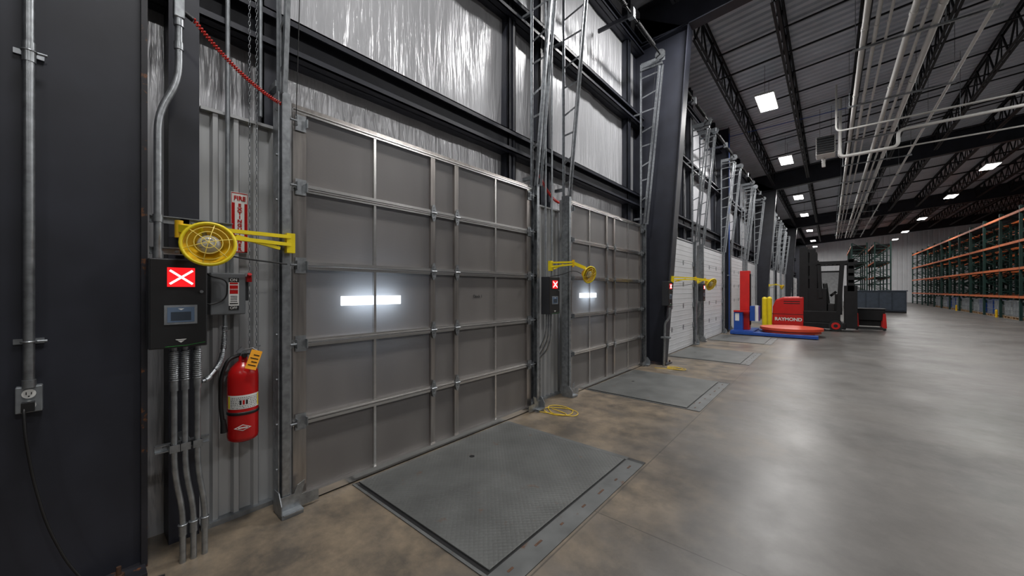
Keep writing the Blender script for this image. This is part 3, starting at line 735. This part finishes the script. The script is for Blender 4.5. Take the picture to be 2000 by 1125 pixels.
mk('air_line',MB().cyl((.16,14.95,.1),(.16,14.95,7.0),.014,BLUE,n=8).box(.1,.16,14.93,15.1,2,2.03,GALVD),label='blue air line on slim wall column',category='pipe')
mk('air_line',MB().cyl((.16,14.95,6.9),(4.2,14.95,6.95),.012,BLUE,n=8),label='thin blue air line crossing below the roof',category='pipe')

# ------------------------------------------------------------------ roof joists
JB=[(-7.9,7.6),(7.9,23.15),(23.45,38.65),(38.95,54.15)]
def joist(x,ya,yb):
    zt=roofz(x)-.03; zb=zt-.72; m=MB()
    for dx in (-.035,.035):
        m.box(x+dx-.026,x+dx+.026,ya,yb,zt-.008,zt,JOIST).box(x+dx-.004,x+dx+.004,ya,yb,zt-.06,zt,JOIST)
        m.box(x+dx-.026,x+dx+.026,ya+.5,yb-.5,zb,zb+.008,JOIST).box(x+dx-.004,x+dx+.004,ya+.5,yb-.5,zb,zb+.06,JOIST)
    n=max(2,int((yb-ya-1)/1.0)); st=(yb-ya-1)/n
    for i in range(n):
        a=ya+.5+i*st
        m.beam((x,a,zb+.02),(x,a+st/2,zt-.02),.034,.034,JOIST); m.beam((x,a+st/2,zt-.02),(x,a+st,zb+.02),.034,.034,JOIST)
        m.beam((x,a+st/2,zt-.02),(x,a+st/2,zb+.02),.022,.022,JOIST)
    m.beam((x,ya,zt-.05),(x,ya+.5,zb+.02),.03,.03,JOIST); m.beam((x,yb,zt-.05),(x,yb-.5,zb+.02),.03,.03,JOIST)
    return m
for ya,yb in JB:
    base=mk('bar_joist',joist(.72,ya,yb),label='black open-web steel bar joist under metal roof deck',category='roof joist',group='bar joists')
    for k in range(1,17):
        n_=base.copy(); COL.objects.link(n_); n_.location=base.location+Vector((1.35*k,0,.083*1.35*k))
for y in [ -2,1.5,5.2,10.5,12.8,15.7,18.1,20.5,26,29,32,35.5,41.5,45,49]:
    for dz in (-.10,-.70):
        mk('joist_bridging',MB().beam((.7,y,roofz(.7)+dz),(22.4,y,roofz(22.4)+dz),.032,.032,JOIST),label='thin black bridging bar crossing the joists',category='roof bracing',group='joist bridging')
# ------------------------------------------------------------------ high bays
def highbay(x,y,z):
    r=root('high_bay_light',(x,y,z),'white rectangular LED high-bay light hung from roof','ceiling light',group='high-bay lights')
    mk('housing',MB().box(x-.22,x+.22,y-.58,y+.58,z,z+.06,WPAINT),r,bevel=.01)
    for a,b_ in ((-.20,-.01),(.01,.20)):
        mk('lens',MB().box(x+a,x+b_,y-.56,y+.56,z-.012,z,LENS),r,label='glowing LED lens')
    for yy in (y-.45,y+.45): mk('hanger',MB().cyl((x,yy,z+.06),(x,yy,roofz(x)),.004,BLACKM,n=5),r)
    return r
hb=highbay(1.52,12.5,6.72)
POS=[(1.52,y,6.72) for y in (.5,6.5,18.6,26.5,33,42,51,58)]+[(8.3,y,7.0) for y in (-6,.5,7,13.5,20,26.5,33.5,42.5,51,58)]+[(15.2,y,7.6) for y in (-6,3,12,21,30,39,48,57)]
for p in POS: dup(hb,Vector(p)-Vector((1.52,12.5,6.72)))
for p in POS+[(1.52,12.5,6.72)]:
    l=bpy.data.lights.new('high_bay_lamp','AREA'); l.shape='RECTANGLE'; l.size=.4; l.size_y=1.1
    l.energy={1:290,8:215,15:55}[int(p[0])]*(.85 if p[1]<2 else 1); l.color=(1,.985,.965)
    o=bpy.data.objects.new('high_bay_lamp',l); o.location=(p[0],p[1],p[2]-.02); COL.objects.link(o)
# ------------------------------------------------------------------ ceiling pipes
for x,z,rr in ((3.34,6.30,.045),(3.50,6.29,.032),(3.66,6.285,.022),(3.96,6.31,.05),(4.12,6.29,.028),(4.30,6.31,.055),(4.97,6.29,.03)):
    m=MB().cyl((x,-4,z),(x,46,z),rr,WPIPE,n=12)
    y=-3
    while y<46: m.cyl((x,y-.05,z),(x,y+.05,z),rr*1.18,WPIPE,n=12); y+=3.1
    mk('ceiling_pipe',m,label='long white conduit pipe suspended below the roof',category='pipe',group='suspended pipes')
y=1.
while y<44:
    m=MB().box(3.2,5.05,y-.02,y+.02,6.215,6.25,GALV)
    for x in (3.24,4.42,5.02): m.cyl((x,y,6.2),(x,y,roofz(x)),.006,GALVD,n=6)
    mk('pipe_hanger',m,label='galvanized trapeze hanger carrying pipes',category='pipe hanger',group='pipe hangers'); y+=3.0
def rods(m,x,y,z): return m.cyl((x,y,z),(x,y,roofz(x)-.01),.006,GALVD,n=6)
m=MB().tube(fillet([(3.1,15.3,7.4),(3.1,15.3,5.6),(4.35,15.3,5.62),(4.35,15.3,6.08),(14,15.3,6.15)],.14,6),.042,WPIPE,12)
for x in (5.5,8.5,11.5): rods(m,x,15.3,6.1)
mk('branch_pipe',m,label='white branch pipe with elbow below joists',category='pipe')
m=MB().tube(fillet([(3.0,14.2,7.4),(3.0,14.2,6.05),(15,14.2,6.10)],.14,6),.025,WPIPE,12); rods(m,9,14.2,6.1)
mk('branch_pipe',m,label='white branch pipe crossing under joists',category='pipe')
m=MB().tube(fillet([(3.1,17.3,7.4),(3.1,17.3,6.1),(14,17.3,6.15)],.14,6),.025,WPIPE,12); rods(m,9,17.3,6.15)
mk('branch_pipe',m,label='white branch pipe crossing under joists',category='pipe')
r=root('unit_heater',(2.75,16.3,6.05),'white louvered unit heater hung from roof','heater')
mk('cabinet',MB().box(2.5,3.0,16.1,16.7,6.0,6.6,WPIPE),r,bevel=.02)
m=MB()
for i in range(7): m.beam((2.52,16.08,6.06+i*.08),(2.98,16.08,6.06+i*.08),.05,.012,GALVD,up=(0,.5,1))
m.box(2.53,2.97,16.085,16.10,6.02,6.58,BLACKM)
mk('louver',m,r)
for x in (2.6,2.9): mk('hanger_rod',MB().cyl((x,16.4,6.6),(x,16.4,roofz(x)),.008,GALVD,n=6),r)
mk('flue',MB().cyl((2.7,16.6,5.7),(2.7,16.6,6.0),.05,WPIPE),r)

# ------------------------------------------------------------------ pallet racks
def rack_parts(x,y,L=2.8,D=1.07,lv=(1.2,2.61,3.94,5.4),last=False):
    r=root('pallet_rack',(x+D/2,y+L/2,0),'green pallet rack bay with orange beams','pallet rack',group='pallet rack bays')
    def fr(yy):
        m=MB()
        for xx in (x,x+D-.10): m.box(xx,xx+.10,yy-.034,yy+.034,0,5.6,GREEN)
        z=.2;q=0
        while z<5.2:
            m.beam((x+.04,yy,z),(x+D-.04,yy,z),.05,.05,GREEN); m.beam((x+.04 if q%2 else x+D-.04,yy,z),(x+D-.04 if q%2 else x+.04,yy,z+.6),.05,.05,GREEN); z+=.6;q+=1
        return m
    mk('upright_frame',fr(y),r)
    if last: mk('upright_frame',fr(y+L),r)
    for z in lv:
        for xx in (x,x+D-.05): mk('beam',MB().box(xx,xx+.05,y+.036,y+L-.036,z-.12,z,ORANGE),r)
        m=MB()
        for i in range(16): m.box(x+.055,x+D-.055,y+.12+i*.17,y+.15+i*.17,z-.04,z-.005,BLACKM)
        m.box(x+.3,x+.33,y+.05,y+L-.05,z-.03,z-.005,BLACKM).box(x+.75,x+.78,y+.05,y+L-.05,z-.03,z-.005,BLACKM)
        mk('wire_deck',m,r)
    return r
R0=rack_parts(9.85,26.9)
RL=rack_parts(9.85,26.9+2.8*11,last=True)
for k in range(1,11): dup(R0,(0,2.8*k,0))
for k in range(12): dup(R0 if k<11 else RL,(1.17,2.8*k if k<11 else 0,0))
for row,off in ((12.6,.9),(13.8,.9),(16.0,1.7),(17.1,1.7)):
    for k in range(0,12,1): dup(R0,(row-9.85,2.8*k+off-2.8,0))
for row in (4.3,5.75):
    for k in range(0,4): dup(R0,(row-9.85,17.6+2.8*k,0))
m=MB().cyl((9.76,26.9,0),(9.76,26.9,.38),.045,YELO,n=14).lathe((9.76,26.9,.38),(0,0,1),[(.045,0),(.035,.03),(0,.04)],YELO,14)
bo=mk('rack_guard',m,label='short yellow steel guard post at rack foot',category='guard post',group='rack guard posts')
for k in (2,5): dup(bo,(0,2.8*k,0))
def tote(x,y,mat,lab):
    r=root('storage_tote',(x,y,0),lab,'container',group='bulk containers')
    m=MB().box(x-.45,x+.45,y-.5,y+.5,.10,.13,WOOD).box(x-.45,x+.45,y-.5,y+.5,0,.02,WOOD)
    for yy in (-.45,0,.45): m.box(x-.45,x+.45,y+yy-.05,y+yy+.05,.02,.10,WOOD)
    mk('pallet',m,r)
    m=MB().box(x-.42,x+.42,y-.47,y+.47,.13,.92,mat)
    for i in range(5): m.box(x-.44,x-.42,y-.45+i*.2,y-.40+i*.2,.13,.92,GALVD)
    for i in range(4): m.box(x-.44,x+.44,y-.48,y+.48,.2+i*.22,.22+i*.22,GALVD)
    mk('container_body',m,r)
    return r
tt=tote(10.38,30.5,TOTE,'white plastic bulk container on wood pallet under rack')
tb=tote(10.38,36.1,BLUE,'blue plastic bulk container on wood pallet under rack')
for k in range(0,7):
    for q in (0,1.2):
        if k==2 and q==0: continue
        if k or q: 
            if (k+int(q))%3==2: dup(tb,(0,2.8*(k-2)+q,0))
            else: dup(tt,(0,2.8*k+q,0))
m=MB().lathe((10.2,28.3,0),(0,0,1),[(0,0),(.28,0),(.29,.02),(.28,.3),(.295,.31),(.28,.33),(.28,.6),(.295,.61),(.28,.63),(.285,.88),(.26,.885),(0,.885)],BLUE,24)
mk('drum',m,label='blue plastic drum beside the rack',category='drum')

# ------------------------------------------------------------------ stretch wrapper
r=root('stretch_wrapper',(1.4,15.1,0),'red and blue pallet stretch wrapper with round orange-red turntable','stretch wrapper')
m=MB().box(.30,2.60,14.30,14.55,.02,.11,BLUE).box(.30,2.0,15.6,15.8,.02,.10,BLUE).box(.30,.95,14.35,15.8,.02,.14,BLUE).box(.9,2.5,14.8,15.4,.02,.09,BLUE)
for q in (.4,1.3,2.5): m.cyl((q,14.42,0),(q,14.42,.02),.05,BLACK)
mk('base_frame',m,r,bevel=.006)
mk('turntable',MB().cyl((1.88,15.25,.11),(1.88,15.25,.19),.78,ORR,n=48).cyl((1.88,15.25,.19),(1.88,15.25,.27),.84,ORR,n=48),r)
mk('mast',MB().box(.50,.78,14.85,15.15,.14,2.15,REDR).box(.78,.80,14.90,15.10,.3,2.05,BLACKM),r,bevel=.01)
mk('film_carriage',MB().box(.80,1.05,14.8,15.2,.45,.95,BLUE),r)
mk('film_roll',MB().cyl((1.0,14.75,.45),(1.0,14.75,.98),.05,WPAINT),r)
mk('control_cabinet',MB().box(.36,.62,14.6,14.82,.14,.75,BLUE).box(.36,.80,14.56,14.80,.75,.80,REDR),r)
mk('label_plate',MB().box(.40,.52,14.595,14.60,.45,.70,WPAINT),r)
for x,y in ((.95,17.2),(1.05,17.75)):
    mk('bollard',MB().cyl((x,y,0),(x,y,1.15),.085,YEL,n=18).lathe((x,y,1.15),(0,0,1),[(.085,0),(.07,.05),(.03,.075),(0,.08)],YEL,18),label='tall yellow safety bollard by the dock',category='bollard',group='yellow bollards')
# ------------------------------------------------------------------ forklift
fy=18.3
r=root('forklift',(2.3,fy,0),'red and black narrow-aisle forklift truck with tall black mast','forklift')
m=MB().prism([(1.12,.10),(2.12,.10),(2.12,1.24),(1.50,1.22),(1.25,1.12),(1.15,.85)],'y',fy-.5,fy+.5,REDR)
mk('body',m,r,bevel=.05)
mk('body_vents',MB().box(1.5,2.0,fy-.506,fy-.498,1.04,1.07,BLACK).box(1.5,2.0,fy-.506,fy-.498,.96,.99,BLACK).box(1.12,2.12,fy-.505,fy-.498,.55,.57,BLACK),r)
text('RAYMOND',.17,(1.64,fy-.508,.36),'-y',WPAINT,r,bold=.006)
mk('chassis',MB().box(2.1,3.3,fy-.52,fy+.52,.08,.30,BLACKM).box(2.1,3.15,fy-.5,fy+.5,.30,.72,BLACKM).box(2.12,2.78,fy-.45,fy+.45,.6,1.55,BLACKM),r,bevel=.02)
for yy in (fy-.42,fy-.26,fy+.26,fy+.42):
    mk('mast_rail',MB().box(1.98,2.24,yy-.05,yy+.05,.2,3.1,BLACKM).box(2.28,2.50,yy-.04,yy+.04,.2,2.9,BLACKM),r)
m=MB()
for z in (.9,1.4,1.9,2.4,2.9): m.box(2.0,2.46,fy-.42,fy+.42,z,z+.12,BLACKM)
m.box(2.20,2.26,fy-.36,fy+.36,1.3,2.9,BLACKM)
mk('mast_crossbars',m,r)
for yy in (fy-.15,fy+.15): mk('lift_cylinder',MB().cyl((2.5,yy,.3),(2.5,yy,2.6),.045,BLACKM),r)
m=MB()
for yy in (fy-.45,fy+.45):
    m.beam((2.6,yy,1.2),(2.55,yy,2.45),.10,.10,BLACKM); m.beam((3.10,yy,.6),(3.2,yy,2.45),.12,.12,BLACKM)
    m.beam((2.45,yy,2.48),(3.6,yy,2.48),.10,.12,BLACKM)
for i in range(8): m.box(2.5+i*.12,2.56+i*.12,fy-.45,fy+.45,2.44,2.52,BLACKM)
mk('overhead_guard',m,r)
m=MB().box(2.78,3.02,fy-.25,fy+.25,.6,1.0,BLACK).beam((2.80,fy,.95),(2.72,fy,1.75),.45,.14,BLACK,up=(1,0,0))
mk('seat',m,r,bevel=.03)
mk('control_console',MB().box(3.0,3.2,fy-.4,fy+.4,.6,1.35,BLACKM),r)
mk('steering_wheel',MB().cyl((2.99,fy,1.32),(2.93,fy,1.38),.12,BLACK),r)
for s_ in (-1,1):
    m=MB().cyl((3.02,fy+s_*.56,.2),(3.02,fy+s_*.42,.2),.2,BLACK,n=28).cyl((3.02,fy+s_*.575,.2),(3.02,fy+s_*.56,.2),.125,REDR,n=20).cyl((3.02,fy+s_*.58,.2),(3.02,fy+s_*.575,.2),.06,BLACK,n=12)
    mk('wheel',m,r)
m=MB().box(3.26,3.60,fy-.5,fy+.5,.12,1.65,BLACKM).box(3.34,3.52,fy-.5,fy-.36,1.45,2.6,BLACKM).box(3.34,3.52,fy+.36,fy+.5,1.45,2.6,BLACKM)
for z in (1.75,2.0,2.25,2.48): m.box(3.36,3.50,fy-.5,fy+.5,z,z+.1,BLACKM)
mk('fork_carriage',m,r)
for yy in (fy-.3,fy+.2): mk('fork',MB().box(3.60,4.3,yy,yy+.1,.12,.16,BLACKM),r)
mk('side_badge',MB().prism([(2.34,.98),(2.40,1.04),(2.34,1.10),(2.28,1.04)],'y',fy-.456,fy-.45,YEL),r)
r=root('battery_cart',(3.95,19.6,0),'low black cart with red wheeled legs','cart')
mk('tray',MB().box(3.62,4.40,19.2,19.9,.36,.76,BLACKM).box(3.58,4.44,19.17,19.93,.76,.80,BLACK).box(3.7,4.3,19.3,19.8,.15,.36,BLACKM),r,bevel=.015)
for x in (3.60,4.34):
    for yy in (19.10,19.92):
        l_=mk('leg',MB().prism([(x,.62),(x+.07,.62),(x+.10,.09),(x-.03,.09)],'y',yy,yy+.07,REDR),r,label='red steel leg')
        mk('caster',MB().cyl((x+.035,yy-.01,.05),(x+.035,yy+.08,.05),.05,BLACK,n=14),l_)
r=root('storage_cabinet',(5.25,34.8,0),'large dark blue-grey steel storage cabinet on floor','cabinet')
mk('body',MB().box(4.05,6.6,34.4,35.6,.1,1.4,BGREY),r,bevel=.02)
for i in range(4): mk('front_door',MB().box(4.12+i*.62,4.68+i*.62,34.37,34.4,.18,1.32,BGREY),r,bevel=.01)
mk('top_cap',MB().box(4.0,6.65,34.35,35.65,1.4,1.46,BGREY),r)
for a in (34.45,35.4): mk('skid',MB().box(4.05,6.6,a,a+.15,0,.1,BLACKM),r)
r=root('grey_enclosure',(2.4,44.,0),'light grey modular room with dark band near far wall','modular room')
mk('walls',MB().box(1.2,3.7,42,46,0,3.0,pmat('enclosure_grey',(.36,.37,.38),.6)),r)
mk('roof_cap',MB().box(1.15,3.75,41.95,46.05,3.0,3.12,BLACKM),r)

# ------------------------------------------------------------------ world + camera
wd=bpy.data.worlds.new('w'); S.world=wd; wd.use_nodes=True
wd.node_tree.nodes['Background'].inputs[0].default_value=(.5,.55,.6,1); wd.node_tree.nodes['Background'].inputs[1].default_value=.3
cam=bpy.data.cameras.new('camera'); co=bpy.data.objects.new('camera',cam); COL.objects.link(co)
cam.sensor_width=36; cam.lens=36*726/2000; cam.clip_start=.05; cam.clip_end=300; cam.shift_y=3.5/2000
co.location=(2.85,0,1.5); co.rotation_euler=(math.radians(90),0,math.radians(40.5))
S.camera=co
S.view_settings.view_transform='Standard'
S.view_settings.exposure=-0.62
for o in bpy.data.objects:
    if '_b' in o.keys(): del o['_b']
